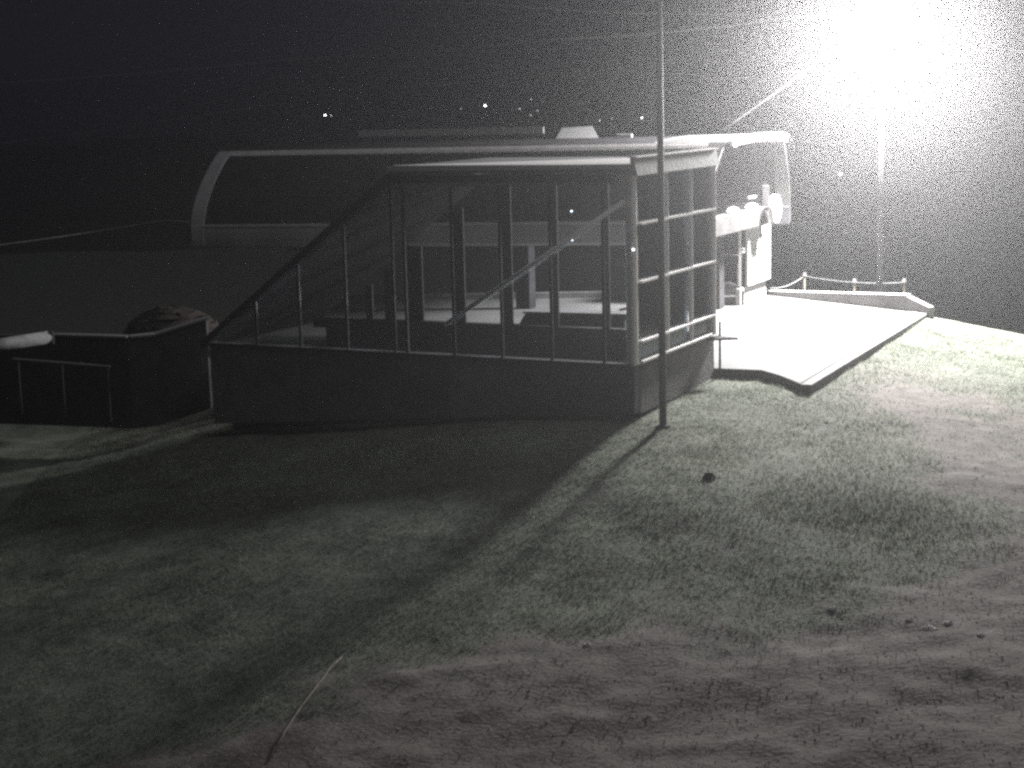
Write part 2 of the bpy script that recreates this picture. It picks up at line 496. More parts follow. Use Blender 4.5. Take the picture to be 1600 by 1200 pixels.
gr_me.polygons.add(len(fi) // 3); gr_me.polygons.foreach_set("loop_start", np.arange(0, len(fi), 3, dtype=np.int32))
gr_me.polygons.foreach_set("loop_total", np.full(len(fi) // 3, 3, dtype=np.int32)); gr_me.update()
gr_me.materials.append(mat("soil_crumbs", (0.34, 0.31, 0.285), 0.9, base2=(0.18, 0.16, 0.147), vscale=30, spec=.2))
gro = bpy.data.objects.new("gravel", gr_me); col.objects.link(gro)
tag(gro, "loose grit and soil crumbs on the bare track", "gravel", kind="stuff")

# ------------------------------------------------------------------ concrete platform
mb = MB(); mb.prism([p - Z * 0.45 for p in PL], Z * 0.45)
PAVE = mat("platform_concrete", (0.14, 0.14, 0.137), 0.9, base2=(0.085, 0.084, 0.082), vscale=0.55, bump=0.5, bscale=5)
tag(mb.build("pavement", PAVE, bevel=0.02), kind="structure")
def edge_kerb():
    a, b_ = PL[4], PL[5]
    d = (b_ - a).normalized(); n_ = Vector((d.y, -d.x, 0))
    m = MB(); m.bar(a + n_ * 0.125 - Z * 0.14, b_ + n_ * 0.125 - Z * 0.14, 0.25, 0.24, side=n_)
    return m.build("kerb", CONC_D, bevel=0.02)
tag(edge_kerb(), kind="structure")
# low wall along the far side of the platform
lw = empty("low_wall", W(1200, 461, z=0), "low concrete wall rising along the far edge of the floodlit platform", "wall")
a = W(1200, 461, z=0); b_ = W(1415, 486, z=0); c_ = W(1452, 489, z=0)
d = Vector((b_ - a)).normalized(); nn = Vector((-d.y, d.x, 0)) * 0.22
m = MB()
A0 = [a - Z * .3, b_ - Z * .3, b_ + Z * .44, a + Z * .10]
m.prism(A0, nn)
m.prism([b_ + d * .004 - Z * .3, c_ - Z * .3, c_ + Z * .16, b_ + d * .004 + Z * .44], nn)
m.build("wall_body", CONC_D, lw, bevel=0.015)
m = MB(); m.prism([a + Z * .104 - nn * .15, b_ + Z * .444 - nn * .15, b_ + Z * .48 - nn * .15, a + Z * .14 - nn * .15], nn * 1.3)
m.build("coping", CONC, lw)
kb = W(430, 472, z=0)
m = MB(); m.bar(a + Z * .07 - d * .1, kb + Z * .07, 0.2, 0.24)
tag(m.build("kerb", CONC_D, bevel=0.02), kind="structure")

# rope barrier behind the wall
pa = W(1256, 461, d=52.8); pa.z = 0; pb = W(1412, 466, d=50.4); pb.z = 0
rb = empty("rope_barrier", pa, "thin rope strung between short posts behind the low platform wall", "barrier")
pmid = W(1330, 464, d=51.6); pmid.z = 0
tops = []
for p, px, py in ((pa, 1257, 431), (pb, 1413, 441), (pmid, 1335, 441)):
    t = VP(px, py, p, Vector((0, 1, 0)))
    m = MB(); m.tube([Vector((t.x, p.y, -0.4)), t], 0.035, 8); m.build("post", WOODM, rb)
    m = MB(); m.tube([t, t + Z * 0.1], 0.07, 8, r1=0.05); m.build("insulator", HOODM, rb)
    tops.append(t)
def sag(p, q, s, n=14):
    return [p.lerp(q, i / n) - Z * s * 4 * (i / n) * (1 - i / n) for i in range(n + 1)]
m = MB()
st = W(1203, 450, d=52.4)
m.tube(sag(st, tops[0], 0.12), 0.011, 6); m.tube(sag(tops[0], tops[2], 0.03), 0.008, 6); m.tube(sag(tops[2], tops[1], 0.03), 0.010, 6)
m.build("rope", MASTM, rb)

# ------------------------------------------------------------------ glazed hall
gh = empty("glazed_hall", H(0, 0, -0.3), "long dark glazed hall on a concrete base with a steeply sloping left end", "building")
T = 0.3
# base wall with panel joints: separate slabs, joints left open
m = MB()
jt = [0.0, tfront(855, 600) , tfront(779, 600), tfront(700, 590), LEN, (LEN + T_END) / 2, T_END]
for i in range(len(jt) - 1):
    a0, a1 = jt[i] + 0.012, jt[i + 1] - 0.012
    zb = -0.25 if i == 0 else -2.6
    zw = lambda t: -0.22 - 0.085 * t
    m.prism([H(a0, 0, SILL - .05), H(a1, 0, SILL - .05), H(a1, 0, zw(a1)), H(a0, 0, zw(a0))], wv * T)
    m.build("base_panel", HOODP if i == 2 else CONC_D, gh, bevel=0.012); m = MB()
m = MB()
m.box(H(T_END / 2 + 0.3, 0.55 + 0.15, -1.55), uv * (T_END / 2 - 0.45), wv * 0.15, Z * 1.265)
m.box(H(0.62, SIDE / 2 + .35, -1.55), uv * 0.15, wv * (SIDE / 2 - .4), Z * 1.265)
m.build("plinth", DARK, gh)
m = MB()
m.box(H(-0.0 + T / 2, SIDE / 2 + T / 2, (SILL - 0.05 - 0.28) / 2), uv * T / 2, wv * (SIDE / 2 - T / 2), Z * ((SILL - 0.05 + 0.28) / 2))
m.build("base_wall", CONC_D, gh, bevel=0.012)
# floor
m = MB(); m.box(H(LEN / 2 + 0.2, SIDE / 2 + 0.2, -0.1), uv * (LEN / 2 - .1), wv * (SIDE / 2 - .2), Z * 0.13)
m.build("floor", DARK, gh)
# sills
m = MB(); m.bar(H(0.1, 0.1, SILL - 0.025), H(T_END, 0.1, SILL - 0.025), 0.24, 0.05, side=wv); m.build("sill", DARK, gh)
# corner post
pc = VP(985, 262, C0, NF); tcn = 0.0
m = MB(); m.tube([H(0.08, 0.08, SILL), H(0.08, 0.08, TOP + .08)], .125, 24); m.build("corner_post", STEEL_W, gh, smooth=False)
# side frame: rails and posts
rails = [TOP - 0.02, 3.74, 2.53, 1.28, SILL + 0.03]
sp = [0.22, sside(1040, 420), sside(1078, 420), sside(1113, 420)]
for k, z in enumerate(rails):
    hh = 0.06 if k else 0.07
    m = MB(); m.bar(H(-0.03, 0.22, z), H(-0.03, sp[3], z), 0.14, 0.045, side=uv); m.build("rail", STEEL_W, gh)
for k in (1, 2, 3):
    m = MB(); wd_ = 0.10 if k < 3 else 0.13
    m.tube([H(-.02, sp[k], SILL), H(-.02, sp[k], TOP)], wd_ * .55, 18); m.build("post", STEEL_W, gh)
for k in range(3):
    for r in range(4):
        za, zb = rails[r + 1] + 0.03, rails[r] - 0.03
        sa, sb = sp[k] + 0.05, sp[k + 1] - 0.05
        m = MB(); m.box(H(0.03, (sa + sb) / 2, (za + zb) / 2), uv * 0.008, wv * (sb - sa) / 2, Z * (zb - za) / 2)
        m.build("window_pane", GLASS, gh)
# front mullions and panes
fm = [0.22] + [tfront(px, 277) for px in (938, 855, 776, 700, 625)] + [LEN + 0.02]
ztop_in = TOP - 0.22
for t in fm[1:]:
    m = MB(); m.box(H(t, 0.08, (SILL + ztop_in) / 2), uv * 0.03, wv * 0.025, Z * (ztop_in - SILL) / 2); m.build("mullion", STEEL_D, gh)
for i in range(len(fm) - 1):
    a0, a1 = fm[i] + 0.03, fm[i + 1] - 0.03
    m = MB(); m.box(H((a0 + a1) / 2, 0.09, (SILL + ztop_in) / 2), uv * (a1 - a0) / 2, wv * 0.008, Z * (ztop_in - SILL) / 2)
    m.build("window_pane", GLASS, gh)
m = MB(); m.bar(H(0.3, 0.03, ztop_in + 0.02), H(LEN, 0.03, ztop_in - 0.02), 0.07, 0.045, side=wv); m.build("head_rail", STEEL_L, gh)
# sloping left end: triangular glazing, mullions, roof slab
zs = SILL + 0.12
def zslope(t): return TOP + (zs - TOP) * (t - LEN) / (T_END - LEN)
tm = [LEN + (T_END - LEN) * f for f in (0.0, 0.25, 0.5, 0.74)]
for t in tm[1:]:
    m = MB(); m.box(H(t, 0.08, (SILL + zslope(t)) / 2 - .05), uv * 0.03, wv * 0.025, Z * ((zslope(t) - SILL) / 2 - .06)); m.build("mullion", STEEL_D, gh)
tt = tm + [T_END - .1]
for i in range(len(tt) - 1):
    a0, a1 = tt[i] + 0.03, tt[i + 1] - 0.03
    m = MB(); m.prism([H(a0, 0.082, SILL), H(a1, 0.082, SILL), H(a1, 0.082, zslope(a1) - .13), H(a0, 0.082, zslope(a0) - .13)], wv * 0.016)
    m.build("window_pane", GLASS, gh)
m = MB(); m.prism([H(LEN + .01, -0.1, TOP + .02), H(T_END + .2, -0.1, zs - .1), H(T_END + .2, -0.1, zs - .26), H(LEN + .01, -0.1, TOP - .2)], wv * (SIDE + .2))
m.build("sloping_roof", DARK, gh)
# flat roof and fascias
m = MB(); m.box(H(LEN / 2, SIDE / 2, TOP + 0.10), uv * (LEN / 2), wv * (SIDE / 2), Z * 0.075); m.build("roof", ROOFM, gh)
m = MB(); m.prism([H(-.02, -.02, TOP + .18), H(LEN - .1, -.02, TOP + .18), H(LEN - .1, .12, TOP + .18), H(-.02, SIDE - .3, TOP + .18)], Z * .02); m.build("roof_membrane", STEEL_W, gh)  # bright sheet cut to the wedge of roof the floodlight reaches
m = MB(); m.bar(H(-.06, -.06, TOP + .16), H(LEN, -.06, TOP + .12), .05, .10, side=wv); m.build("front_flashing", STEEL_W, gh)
m = MB()
m.bar(H(0.4, -0.02, TOP - 0.08), H(LEN, -0.02, TOP - 0.10), 0.1, 0.18, side=wv); m.build("header_beam", STEEL_D, gh)
m = MB(); m.prism([H(-.14, -.08, TOP - .03), H(.02, -.08, TOP - .03), H(.02, -.08, TOP + .33), H(-.04, -.08, TOP + .33)], wv * (SIDE + .14)); m.build("side_fascia", CONC, gh)
m = MB(); m.box(H(-0.02, SIDE / 2, TOP + 0.345), uv * 0.09, wv * (SIDE / 2 + .06), Z * 0.012); m.build("side_flashing", STEEL_W, gh)
# diagonal streak over the front glass, built as a white tube
bn = NF
pbx = C0 - wv * 0.06
m = MB(); m.tube([VP(694, 508, pbx, bn), VP(976, 314, pbx, bn)], 0.052, 12); m.build("diagonal_brace", STREAKM, gh, smooth=True)
# bracket on the front and pilot lights
p0 = VP(969, 484, C0 - wv * 0.05, bn); p1 = VP(988, 480, C0 - wv * 0.05, bn)
m = MB(); m.bar(p0, p1, 0.10, 0.05, side=wv); m.build("door_handle", STEEL_W, gh)
pl = emit("pilot_lamp", (0.8, 0.9, 1.0), 6.0)
for px, py in ((893, 330), (894, 375), (990, 390)):
    p = VP(px, py, C0 + wv * (0.5 if px < 950 else -0.035), bn)
    m = MB(); m.box(p, uv * .015, wv * .012, Z * .015); m.build("pilot_lamp", pl, gh)
# rear wall of the hall: low parapet, wide dark posts
m = MB(); m.box(H(T_END / 2, SIDE + .12, SILL / 2 - .1), uv * (T_END / 2 - .1), wv * .1, Z * (SILL / 2 + .1)); m.build("rear_parapet", DARK, gh)
for px, wpx in ((498, 22), (578, 12), (608, 14), (649, 30), (719, 20), (793, 20), (868, 12), (948, 12)):
    q = VP(px, 480, H(0, SIDE + .12, 0), NF); t = (q - C0).dot(uv)
    zt = (TOP - .05) if t < LEN else zslope(t) - .3
    m = MB(); m.box(H(t, SIDE + .12, (SILL + zt) / 2), uv * (wpx / 2 / F * q.y), wv * .025, Z * (zt - SILL) / 2); m.build("rear_post", DARK, gh)
# small ledge and handrail at the rear end of the side wall
e0 = VP(1112, 524, C0, NS)
m = MB(); m.prism([H(-.02, SIDE - .55, SILL - .1), H(-.02, SIDE + .1, SILL - .1), H(-.55, SIDE + .12, SILL - .14)], Z * .05); m.build("ledge", STEEL_D, gh)
m = MB(); m.tube([H(-.12, SIDE + .05, 0), H(-.12, SIDE + .05, 1.1)], .03, 8); m.build("handrail_post", STEEL_D, gh)

# ------------------------------------------------------------------ cable lift station (hood on columns)
SN = W(1133, 222, d=47.0)                 # near top edge, right end
SL = W(345, 243, d=50.3)                  # near top edge, left end
SL.z = SN.z - 0.02
sd_ = (SL - SN); sd_.z = 0; LS = sd_.length; sd_.normalize()
ls = empty("lift_station", Vector((SN.x, SN.y, 0)), "long cable lift station hood with rounded ends standing on columns behind the glazed hall", "building")
ZT = SN.z; ZB = 2.36; DEP = 5.3
def S(l, s, z):
    p = SN + sd_ * l + wv * s
    return Vector((p.x, p.y, z))
def prof(k):       # near side curve from the top edge down to the bottom: outward offset, z   (k 0..1)
    return (-1.6 * math.sin(k * math.pi / 2 * 1.13) ** 0.85 if k > 0 else 0.0, ZT + (ZB - ZT) * k)
def section(k0, k1, n=9):
    return [prof(k0 + (k1 - k0) * i / (n - 1)) for i in range(n)]
ROOFP = [(0.0, 0.0), (0.3, .06), (1.6, .11), (2.65, .13), (3.7, .11), (5.0, .06), (DEP, 0.0)]
def shell(m, l0, l1, pts, th=0.05):
    """curved sheet between stations l0 and l1 along a list of (s, z), thickness th"""
    A_ = [S(l0, s, z) for s, z in pts]; B_ = [S(l1, s, z) for s, z in pts]
    A2 = [S(l0, s + (th if s < DEP / 2 else -th), z - th) for s, z in pts]; B2 = [S(l1, s + (th if s < DEP / 2 else -th), z - th) for s, z in pts]
    m.strip(A_, B_); m.strip(A2, B2); m.strip(A_, A2); m.strip(B_, B2)
    m.add([A_[0], B_[0], B2[0], A2[0]], [(0, 1, 2, 3)]); m.add([A_[-1], B_[-1], B2[-1], A2[-1]], [(0, 1, 2, 3)])
    return m
rp = [(s, ZT + z) for s, z in ROOFP]
shell(MB(), 2.0, LS - 0.05, rp).build("roof", DARK, ls, smooth=False)
shell(MB(), -0.15, 1.99, [(s, z + .02) for s, z in rp], .012).build("roof_end", SHEET, ls)
shell(MB(), -.2, -.1, [(s, z + .045) for s, z in rp], .2).build("roof_lip", PANELM, ls)
NBW = 6
for side in (0, 1):
    fl = (lambda pts: pts) if side == 0 else (lambda pts: [(DEP - .5 * s, z) for s, z in pts])
    shell(MB(), 0, LS, fl(section(0.0, 0.05, 3))).build("top_rail", TRIMM, ls)
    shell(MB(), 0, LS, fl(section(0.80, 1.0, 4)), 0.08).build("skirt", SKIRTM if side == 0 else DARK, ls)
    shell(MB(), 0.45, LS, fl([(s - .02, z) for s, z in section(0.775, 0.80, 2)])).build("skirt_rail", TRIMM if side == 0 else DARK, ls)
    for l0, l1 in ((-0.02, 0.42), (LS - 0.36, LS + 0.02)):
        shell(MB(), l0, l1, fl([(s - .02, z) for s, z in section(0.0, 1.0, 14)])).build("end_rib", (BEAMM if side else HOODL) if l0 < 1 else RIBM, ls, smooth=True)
    for i in range(NBW):
        a0 = 0.45 + (LS - .9) * i / NBW + .04; a1 = 0.45 + (LS - .9) * (i + 1) / NBW - .04
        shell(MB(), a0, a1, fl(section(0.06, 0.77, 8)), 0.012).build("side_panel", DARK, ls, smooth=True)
# cross beam of the right end, with sheave bumps
pr0 = prof(1.0)
m = MB(); m.bar(S(.42, pr0[0] + .1, ZB + .28), S(.42, DEP - .25, ZB + .28), 0.34, 0.56, side=sd_); m.build("end_beam", BEAMM, ls, bevel=0.03)
m = MB(); m.bar(S(LS + .05, pr0[0] + .1, ZB + .28), S(LS + .05, DEP + .55, ZB + .28), 0.5, 0.4, side=sd_); m.build("end_beam", HOODM, ls, bevel=0.03)
def dome(c, a, b_, h, n=14, k=4):
    m = MB(); rows = []
    for j in range(k + 1):
        f = j / k * math.pi / 2
        rows.append([Vector(c) + a * math.cos(f) * math.cos(2 * math.pi * i / n) + b_ * math.cos(f) * math.sin(2 * math.pi * i / n) + Z * h * math.sin(f) for i in range(n)])
    for j in range(k): m.strip(rows[j], rows[j + 1], close=True)
    m.f.append(tuple(range(n)))
    return m
EM = uv
for px in (1145, 1174):
    p = VP(px, 341 if px < 1150 else 332, S(.42, 0, 0), EM); p.z = ZB + .56
    dome(p, wv * .42, sd_ * .16, .17).build("sheave_cover", PANELM, ls, smooth=True)
p = VP(1175, 308, S(.5, 0, 0), EM)
m = MB(); m.bar(p - wv * .35, p + wv * .35, .05, .05); m.build("tie_rod", STEEL_W, ls)
# round wheel at the far end of the beam
pw = VP(1211, 326, S(-.1, 0, 0), EM)
def ring(c, r0, r1, axis, th, n=28):
    e = Vector(axis).normalized(); a_ = e.cross(Z).normalized(); b2 = e.cross(a_).normalized()
    m = MB()
    def row(r, o): return [c + a_ * r * math.cos(2 * math.pi * i / n) + b2 * r * math.sin(2 * math.pi * i / n) + e * o for i in range(n)]
    R = [row(r0, -th / 2), row(r1, -th / 2), row(r1, th / 2), row(r0, th / 2)]
    for i in range(4): m.strip(R[i], R[(i + 1) % 4], close=True)
    return m
wh = ring(pw, .28, .42, EM, .14).build("drive_wheel", PANELM, ls, smooth=False)
ring(pw, .06, .275, EM, .07).build("wheel_disc", TRIMM, wh)
m = MB(); m.tube([pw - EM * .12, pw + EM * .45], .055, 12); m.build("axle", STEEL_D, wh)
m = MB(); m.bar(S(.42, DEP - .35, ZB + .565), S(.42, DEP - .35, ZB + 1.2), .22, .22); m.build("wheel_bracket", BEAMM, ls, bevel=.02)
# ridge rail with small studs and a tilted rooflight
pr = Vector((0, 1, 0))
ra = S(LS * .82, 3.2, ZT + .34); rb_ = S(6.7, 3.2, ZT + .34)
m = MB(); nst = 19
m.bar(ra + Z * .12, rb_ + Z * .12, .05, .035)
for i in range(nst):
    q = ra.lerp(rb_, i / (nst - 1)); m.box(q + Z * .04, sd_ * .13, wv * .03, Z * .10)
m.build("ridge_rail", PANELM, ls)
k1 = VP(865, 223.5, S(0, 1.3, 0), wv); k2 = VP(938, 220.5, S(0, 1.3, 0), wv)
k4 = VP(878, 199.5, S(0, 1.65, 0), wv); k3 = VP(926, 197, S(0, 1.65, 0), wv)
m = MB(); m.add([k1, k2, k3, k4], [(0, 1, 2, 3)]); m.build("rooflight", SKYL, ls)
# roof camera box
q = VP(975, 213, S(0, 1.5, 0), wv)
m = MB(); m.bar(q - sd_ * -.22 , q - sd_ * .25, .16, .13); m.bar(q - sd_ * .1 - Z * .05, q - sd_ * .1 - Z * .35, .05, .05); m.bar(q + sd_ * .2 - Z * .05, q + sd_ * .2 - Z * .35, .05, .05)
m.build("roof_vent", PANELM, ls, bevel=.02)
# columns carrying the hood
for l in (1.2, 7.0, LS - 1.6):
    m = MB(); m.box(S(l, DEP / 2, ZB / 2 + .02), sd_ * .22, wv * .22, Z * (ZB / 2 + .1)); m.build("column", DARK, ls, bevel=.02)
# dark counter inside the hall rear, with a slanted left end
qa = W(800, 500, d=41.5); qb = W(975, 500, d=40.4)
ct = empty("counter", Vector((qb.x, qb.y, 0)), "long dark counter seen through the hall glass left of the corner post", "counter")
za = 1.05
ax = (qa - qb); ax.z = 0
q0 = Vector((qb.x, qb.y, 0)); q1 = q0 + ax
m = MB(); m.prism([q0 + Z * .01, q1 + Z * .01, q1 + Z * .5, q1 - ax * .12 + Z * za, q0 + Z * za], wv * .6); m.build("counter_body", DARK, ct, bevel=.02)
m = MB(); m.prism([q0 - ax * .02 + Z * (za + .004), q1 - ax * .1 + Z * (za + .004), q1 - ax * .1 + Z * (za + .05), q0 - ax * .02 + Z * (za + .05)], wv * .66); m.build("counter_top", ROOFM, ct)

# ------------------------------------------------------------------ operator booth
B0 = W(1157, 478, z=0); B1 = W(1197, 463, z=0)
bw = (B1 - B0); bw.z = 0; BL = bw.length; bw.normalize(); bl = Vector((-bw.y, bw.x, 0))
ob = empty("operator_booth", B0, "small operator booth with a floodlit white end wall beneath the station hood", "booth")
def Bp(l, s, z): 
    p = B0 + bl * l + bw * s
    return Vector((p.x, p.y, z))
BH = ZB - .03
PZ = .52
m = MB(); m.box(Bp(1.4, BL / 2, PZ / 2 + .002), bl * 1.4, bw * BL / 2, Z * PZ / 2); m.build("plinth", CONC, ob, bevel=.01)
sgap = .35
m = MB(); m.box(Bp(-.09, (BL + sgap) / 2, (BH + PZ + .05) / 2), bl * .05, bw * (BL - sgap) / 2, Z * (BH - PZ - .05) / 2); m.build("end_wall", PANELM, ob, bevel=.01)
m = MB(); m.box(Bp(1.45, BL / 2 + .05, (BH + PZ) / 2), bl * 1.3, bw * (BL / 2 - .1), Z * ((BH - PZ) / 2 - .002)); m.build("wall", DARK, ob)
m = MB(); m.bar(Bp(.05, .1, PZ), Bp(.05, .1, BH), .08, .08); m.build("corner_post", STEEL_W, ob)
m = MB(); m.box(Bp(-.16, BL * .62, BH - .32), bl * .015, bw * .13, Z * .05); m.box(Bp(-.16, BL * .62, BH - .12), bl * .015, bw * .03, Z * .12); m.build("wall_bracket", DARK, ob)
m = MB(); m.box(Bp(.3, -.02, 1.55), bl * .22, bw * .02, Z * .02); m.box(Bp(-.02, .25, 1.62), bl * .02, bw * .14, Z * .02); m.box(Bp(-.02, .25, 1.72), bl * .02, bw * .14, Z * .02); m.build("hinge", STEEL_W, ob)
m = MB(); m.box(Bp(1.0, -.03, 1.4), bl * .45, bw * .025, Z * .55); m.build("window", GLASS, ob)
# rounded dark cabinet in front of the booth
cb = W(1140, 478, z=0)
cab = empty("cabinet", cb, "low dark rounded cabinet beside the operator booth", "cabinet")
m = MB(); prof_ = [(-.45, 0), (-.45, .45), (-.3, .62), (0, .72), (.3, .6), (.45, .4), (.45, 0)]
m.prism([cb + Vector((x, 0, z + .01)) for x, z in prof_], Vector((0, .5, 0))); m.build("cabinet_body", STEEL_D, cab, bevel=.03)
m = MB(); m.bar(cb + Vector((-.3, -.02, .3)), cb + Vector((.3, -.02, .3)), .02, .04); m.build("door_handle", STEEL_L, cab)

# ------------------------------------------------------------------ floodlight mast
LD = 50.2
LP = W(1372, 12, d=LD)
foot = W(1374, 460, d=LD)
gz = G(foot.x, foot.y)
fmst = empty("floodlight_mast", Vector((foot.x, foot.y, gz)), "tall mast with a glaring white floodlight behind the platform", "floodlight")
lp = Vector((foot.x, foot.y, LP.z))
m = MB(); m.tube([Vector((foot.x, foot.y, gz - .3)), lp - Z * .6], .10, 14, r1=.06); m.build("pole", DARK, fmst, smooth=True)
m = MB(); m.tube([Vector((foot.x, foot.y, gz - .05)), Vector((foot.x, foot.y, gz + .06))], .22, 16); m.build("base_plate", STEEL_D, fmst)
m = MB(); m.bar(lp + Vector((-.85, .1, -.24)), lp + Vector((.85, .1, -.24)), .09, .09); m.bar(lp + Vector((-.85, .1, .24)), lp + Vector((.85, .1, .24)), .09, .09); m.bar(lp + Vector((0, .1, -.5)), lp + Vector((0, .1, .5)), .09, .09); m.build("crossarm", STEEL_L, fmst)
aim = Vector((-.04, -.38, -.92)).normalized()
face = Vector((-.12, -.93, -.34)).normalized()
for dz, cols_ in ((.24, 3), (-.24, 3)):
    for k in range(cols_):
        c = lp + Vector(((k - (cols_ - 1) / 2) * .54, -.12, dz))
        sx = face.cross(Z).normalized(); ux = sx.cross(face).normalized()
        hd = MB().box(c - face * .06, sx * .26, ux * .225, face * .06).build("lamp_head", STEEL_D, fmst, bevel=.02)
        MB().box(c + face * .012, sx * .245, ux * .21, face * .008).build("lens", LAMPM, hd)
ld = bpy.data.lights.new("floodlight", "SPOT")
ld.energy = LAMP_W; ld.spot_size = math.radians(172); ld.spot_blend = 1.0; ld.shadow_soft_size = 1.0; ld.color = (1.0, 0.985, 0.975)
lo = bpy.data.objects.new("floodlight", ld); col.objects.link(lo)
lo.location = lp + aim * .3 - fmst.location; lo.rotation_euler = aim.to_track_quat('-Z', 'Y').to_euler(); lo.parent = fmst

# ------------------------------------------------------------------ foreground mast
pf = on_ground(1036, 668)
fp = empty("steel_mast", pf, "slender dark steel mast rising from the grass in front of the hall corner", "mast")
tp = VP(1028, -60, pf, Vector((0, 1, 0)))
m = MB(); m.tube([pf - Z * .3, Vector((pf.x, pf.y, tp.z))], .078, 14, r1=.058); m.build("pole", MASTM, fp, smooth=True)
m = MB(); m.tube([pf - Z * .06, pf + Z * .035], .15, 14); m.build("foot_plate", STEEL_D, fp)
m = MB(); m.tube([Vector((pf.x, pf.y, tp.z)), Vector((pf.x, pf.y, tp.z + .08))], .075, 12, r1=.03); m.build("cap", STEEL_L, fp)

# ------------------------------------------------------------------ cables in the air
def cable(pts, r, name, label, n=16, sg=0.1):
    P = []
    for i in range(len(pts) - 1):
        P += sag(pts[i], pts[i + 1], sg, n)[: None if i == len(pts) - 2 else -1]
    o = MB().tube(P, r * .4, 8, r1=r).build(name, MASTM if name == "haul_rope" else CABLEM, None, smooth=True)
    tag(o, label, "cable")
    return o
cable([W(-60, 132, d=60), W(460, 92, d=55), W(860, 62, d=50), W(1240, 26, d=50), W(1700, 10, d=56)], .036, "overhead_cable", "brightest overhead cable running from the left edge across the sky to the floodlight")
cable([W(-60, 232, d=70), W(580, 137, d=62), W(975, 105, d=57), W(1240, 52, d=54), W(1340, 20, d=55)], .022, "overhead_cable", "faint overhead cable running below the brightest one, ending at the floodlight")
cable([W(330, -14, d=52), W(745, 5, d=50), W(1150, 22, d=52), W(1340, 14, d=55)], .018, "overhead_cable", "thin overhead cable along the top edge of the photo")
cable([S(1.2, 3.6, ZT + .3), lp - Z * .2], .042, "stay_cable", "taut stay cable rising from the station roof end to the floodlight", sg=.02)
cable([W(-80, 392, d=45), W(255, 344, d=50.5), S(LS - .2, 1.2, ZB + .5)], .016, "haul_rope", "dim haul rope leaving the left end of the station hood", sg=.05)

# ------------------------------------------------------------------ low walls at the left
def on(px, py, dd): return W(px, py, d=dd)
a0 = on(-60, 548, 37); a1 = on(76, 527, 39)
bmx = empty("pale_beam", Vector((a0.x, a0.y, a0.z - .3)), "pale rounded beam entering from the left edge above a low wall", "beam")
m = MB(); m.tube([a0, a1], .15, 16); m.build("beam_body", SOOT, bmx, smooth=True)
m = MB(); m.bar(a1 - (a1 - a0).normalized() * .02, a1 + (a1 - a0).normalized() * .05, .3, .3); m.build("end_plate", STEEL_D, bmx)
w0 = on(60, 525, 40); w1 = on(200, 529, 39.5); w2 = on(240, 525, 39.8); w3 = on(322, 500, 40.3)
rw = empty("retaining_wall", Vector((w1.x, w1.y, w1.z - 2.0)), "dark stepped retaining wall left of the sloping hall end", "wall")
m = MB()
for p, q in ((on(-80, 522, 40.4), w0), (w0, w1), (w1, w2), (w2, w3)):
    m.prism([p - Z * 2.2, q - Z * 2.2, q, p], Vector((0, .25, 0)))
m.build("wall_body", DARK, rw)
m = MB()
for p, q in ((w0, w1), (w1, w2), (w2, w3)): m.bar(p + Z * .03 + Vector((0, .12, 0)), q + Z * .03 + Vector((0, .12, 0)), .3, .05)
m.build("coping", ROOFM, rw)
r0_ = on(20, 561, 38.2); r1_ = on(172, 573, 38.2)
hr = empty("handrail", Vector((r1_.x, r1_.y, r1_.z - 1.0)), "thin handrail low in front of the retaining wall at the left", "handrail")
m = MB(); m.tube([r0_, r1_], .03, 8); m.build("top_rail", HOODM, hr)
for f in (.05, .5, .97):
    q = r0_.lerp(r1_, f); m = MB(); m.tube([q, q - Z * 1.3], .025, 8); m.build("post", STEEL_D, hr)
# soil heap behind the wall
hp = on(268, 500, 43.0)
m = dome(Vector((hp.x, hp.y, hp.z - .5)), Vector((1.3, 0, 0)), Vector((0, 1.2, 0)), 0.85, 22, 6)
for v in m.v:
    v += Vector((random.uniform(-.04, .04), random.uniform(-.04, .04), random.uniform(-.05, .05)))
tag(m.build("soil_heap", CLODM, None, smooth=True), "low dark mound of soil behind the retaining wall", "mound")

# ------------------------------------------------------------------ stones, clods, hose on the lawn
def rock(px, py, s, label, m_=ROCKM, name="rock", flat=.55):
    p = on_ground(px, py); rr = random.Random(int(px * 7 + py))
    m = dome(p - Z * s * .15, Vector((s, 0, 0)), Vector((0, s * .8, 0)), s * flat + s * .15, 12, 4)
    for v in m.v: v += Vector((rr.uniform(-1, 1), rr.uniform(-1, 1), rr.uniform(-.7, .7))) * s * .13
    tag(m.build(name, m_, None), label, "stone" if m_ is ROCKM else "clod")
rock(1108, 748, .13, "dark clod of earth alone on the bright slope below the mast", CLODM, "earth_clod", .8)
rock(1450, 984, .12, "largest pale flat stone in the bare soil at the lower right", flat=.12)
rock(1480, 976, .09, "small pale stone just right of the largest flat one", flat=.35)
rock(1420, 970, .07, "small pale stone just left of the largest flat one", flat=.35)
rock(1300, 952, .08, "pale stone at the edge where the lawn meets bare soil", flat=.4)
rock(1532, 994, .06, "small pale stone furthest right in the bare soil", flat=.4)
rock(918, 1009, .07, "small pale stone at the left end of the bare soil edge", flat=.4)
rock(1292, 661, .045, "tiny white stone on the bright grass below the platform corner", flat=.6)
rock(1262, 665, .035, "tiny pale stone left of another below the platform corner", flat=.6)
hs = [on_ground(*q) + Z * .03 for q in ((425, 1190), (445, 1150), (470, 1110), (497, 1075), (520, 1045), (535, 1030))]
tag(MB().tube(hs, .014, 6).build("garden_hose", WOODM, None, smooth=True), "thin pale line of hose lying on the dark lower lawn", "hose")

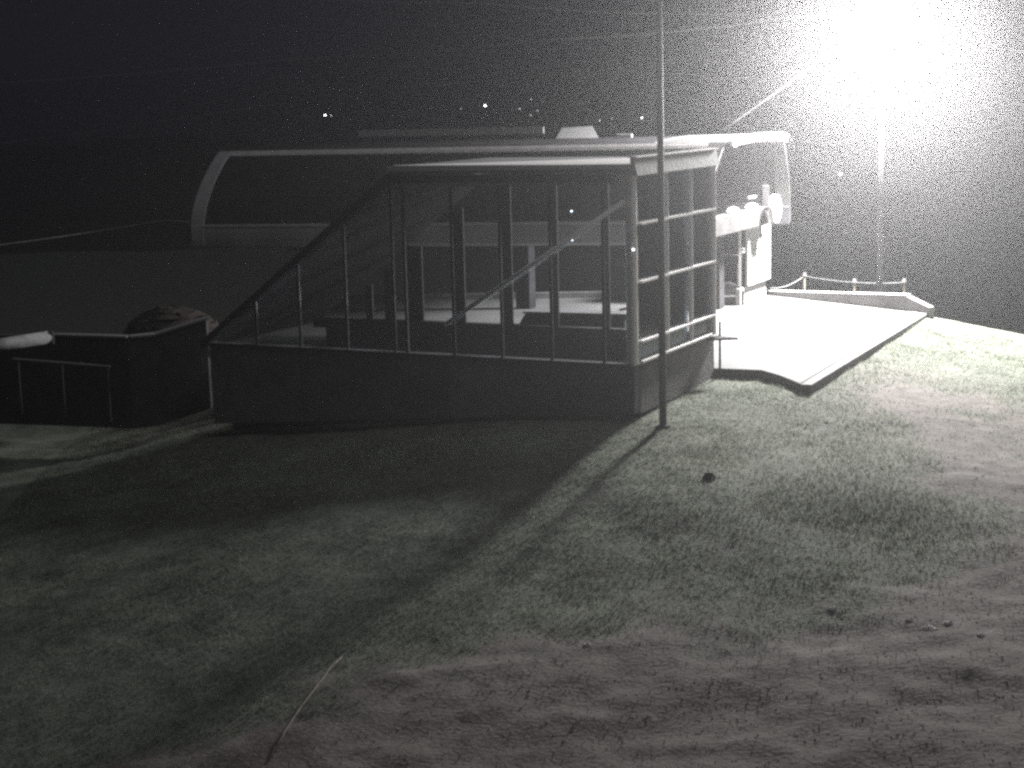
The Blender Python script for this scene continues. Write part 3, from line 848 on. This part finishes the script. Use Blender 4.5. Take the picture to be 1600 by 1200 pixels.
# ------------------------------------------------------------------ lights of the distant town
dl_m = emit("distant_lamp_light", (0.95, 0.97, 1.0), 12.0)
dl_w = emit("distant_lamp_dim", (0.9, 0.97, 1.0), 3.5)
FAR = 330.0
items = [(508, 180, 1.0, 1, "brightest far lamp above the left half of the station hood"),
         (518, 181, .6, 0, "dim far lamp touching the right of the bright one at the left"),
         (758, 165, 1.1, 1, "brightest far lamp above the middle of the station roof"),
         (812, 170, .65, 0, "dim far lamp nearest right of the brightest middle one"),
         (830, 155, .5, 0, "highest faint lamp of the middle cluster"),
         (829, 180, .5, 0, "lowest faint lamp of the middle cluster"),
         (840, 173, .6, 0, "rightmost faint lamp of the middle cluster"),
         (720, 170, .4, 0, "very faint lamp left of the brightest middle one"),
         (937, 188, .7, 0, "faint lamp left of a pair above the rooflight"),
         (956, 185, .6, 0, "faint lamp right of a pair above the rooflight"),
         (1003, 184, .9, 1, "sharp far lamp just left of the dark steel mast"),
         (1237, 219, .9, 0, "upper far lamp just right of the station roof end"),
         (1241, 228, .7, 0, "lower far lamp just right of the station roof end"),
         (1313, 272, 1.5, 1, "bright far lamp below the floodlight in the dark valley"),
         (1296, 272, .6, 0, "dim far lamp just left of the bright valley one"),
         (1354, 270, .7, 0, "dim far lamp beside the floodlight mast"),
         (1456, 138, .8, 0, "far lamp at the right below the glare of the floodlight")]
for i, (px, py, s, br, lb) in enumerate(items):
    p = W(px, py, d=FAR * (1.0 + .1 * math.sin(i * 2.3)))
    r = .14 * s
    e = empty("distant_lamp", p - Z * 5.0, lb, "lamp", "lights of the distant town")
    base = len(e.name)
    ico = dome(p, Vector((r * 1.3, 0, 0)), Vector((0, r, 0)), r, 10, 4); ico2 = dome(p, Vector((r * 1.3, 0, 0)), Vector((0, r, 0)), -r, 10, 4)
    ico.add(ico2.v, ico2.f)
    ico.build("bulb", dl_m if br else dl_w, e, smooth=True)
    MB().tube([p - Z * 5.0, p - Z * .25], .08, 6).build("post", STEEL_D, e)

# ------------------------------------------------------------------ haze
hv = bpy.data.materials.new("haze"); hv.use_nodes = True
nt = hv.node_tree; nt.nodes.clear()
o = nt.nodes.new("ShaderNodeOutputMaterial"); pv = nt.nodes.new("ShaderNodeVolumePrincipled")
pv.inputs["Color"].default_value = (0.97, 0.965, 0.975, 1); pv.inputs["Density"].default_value = HAZE; pv.inputs["Anisotropy"].default_value = 0.88
nt.links.new(pv.outputs[0], o.inputs["Volume"])
m = MB(); m.box(Vector((0, 290, -19)), Vector((400, 0, 0)), Vector((0, 365, 0)), Z * 32)
hz = m.build("haze", hv); tag(hz, "thin night haze glowing around the floodlight", "haze", kind="stuff")
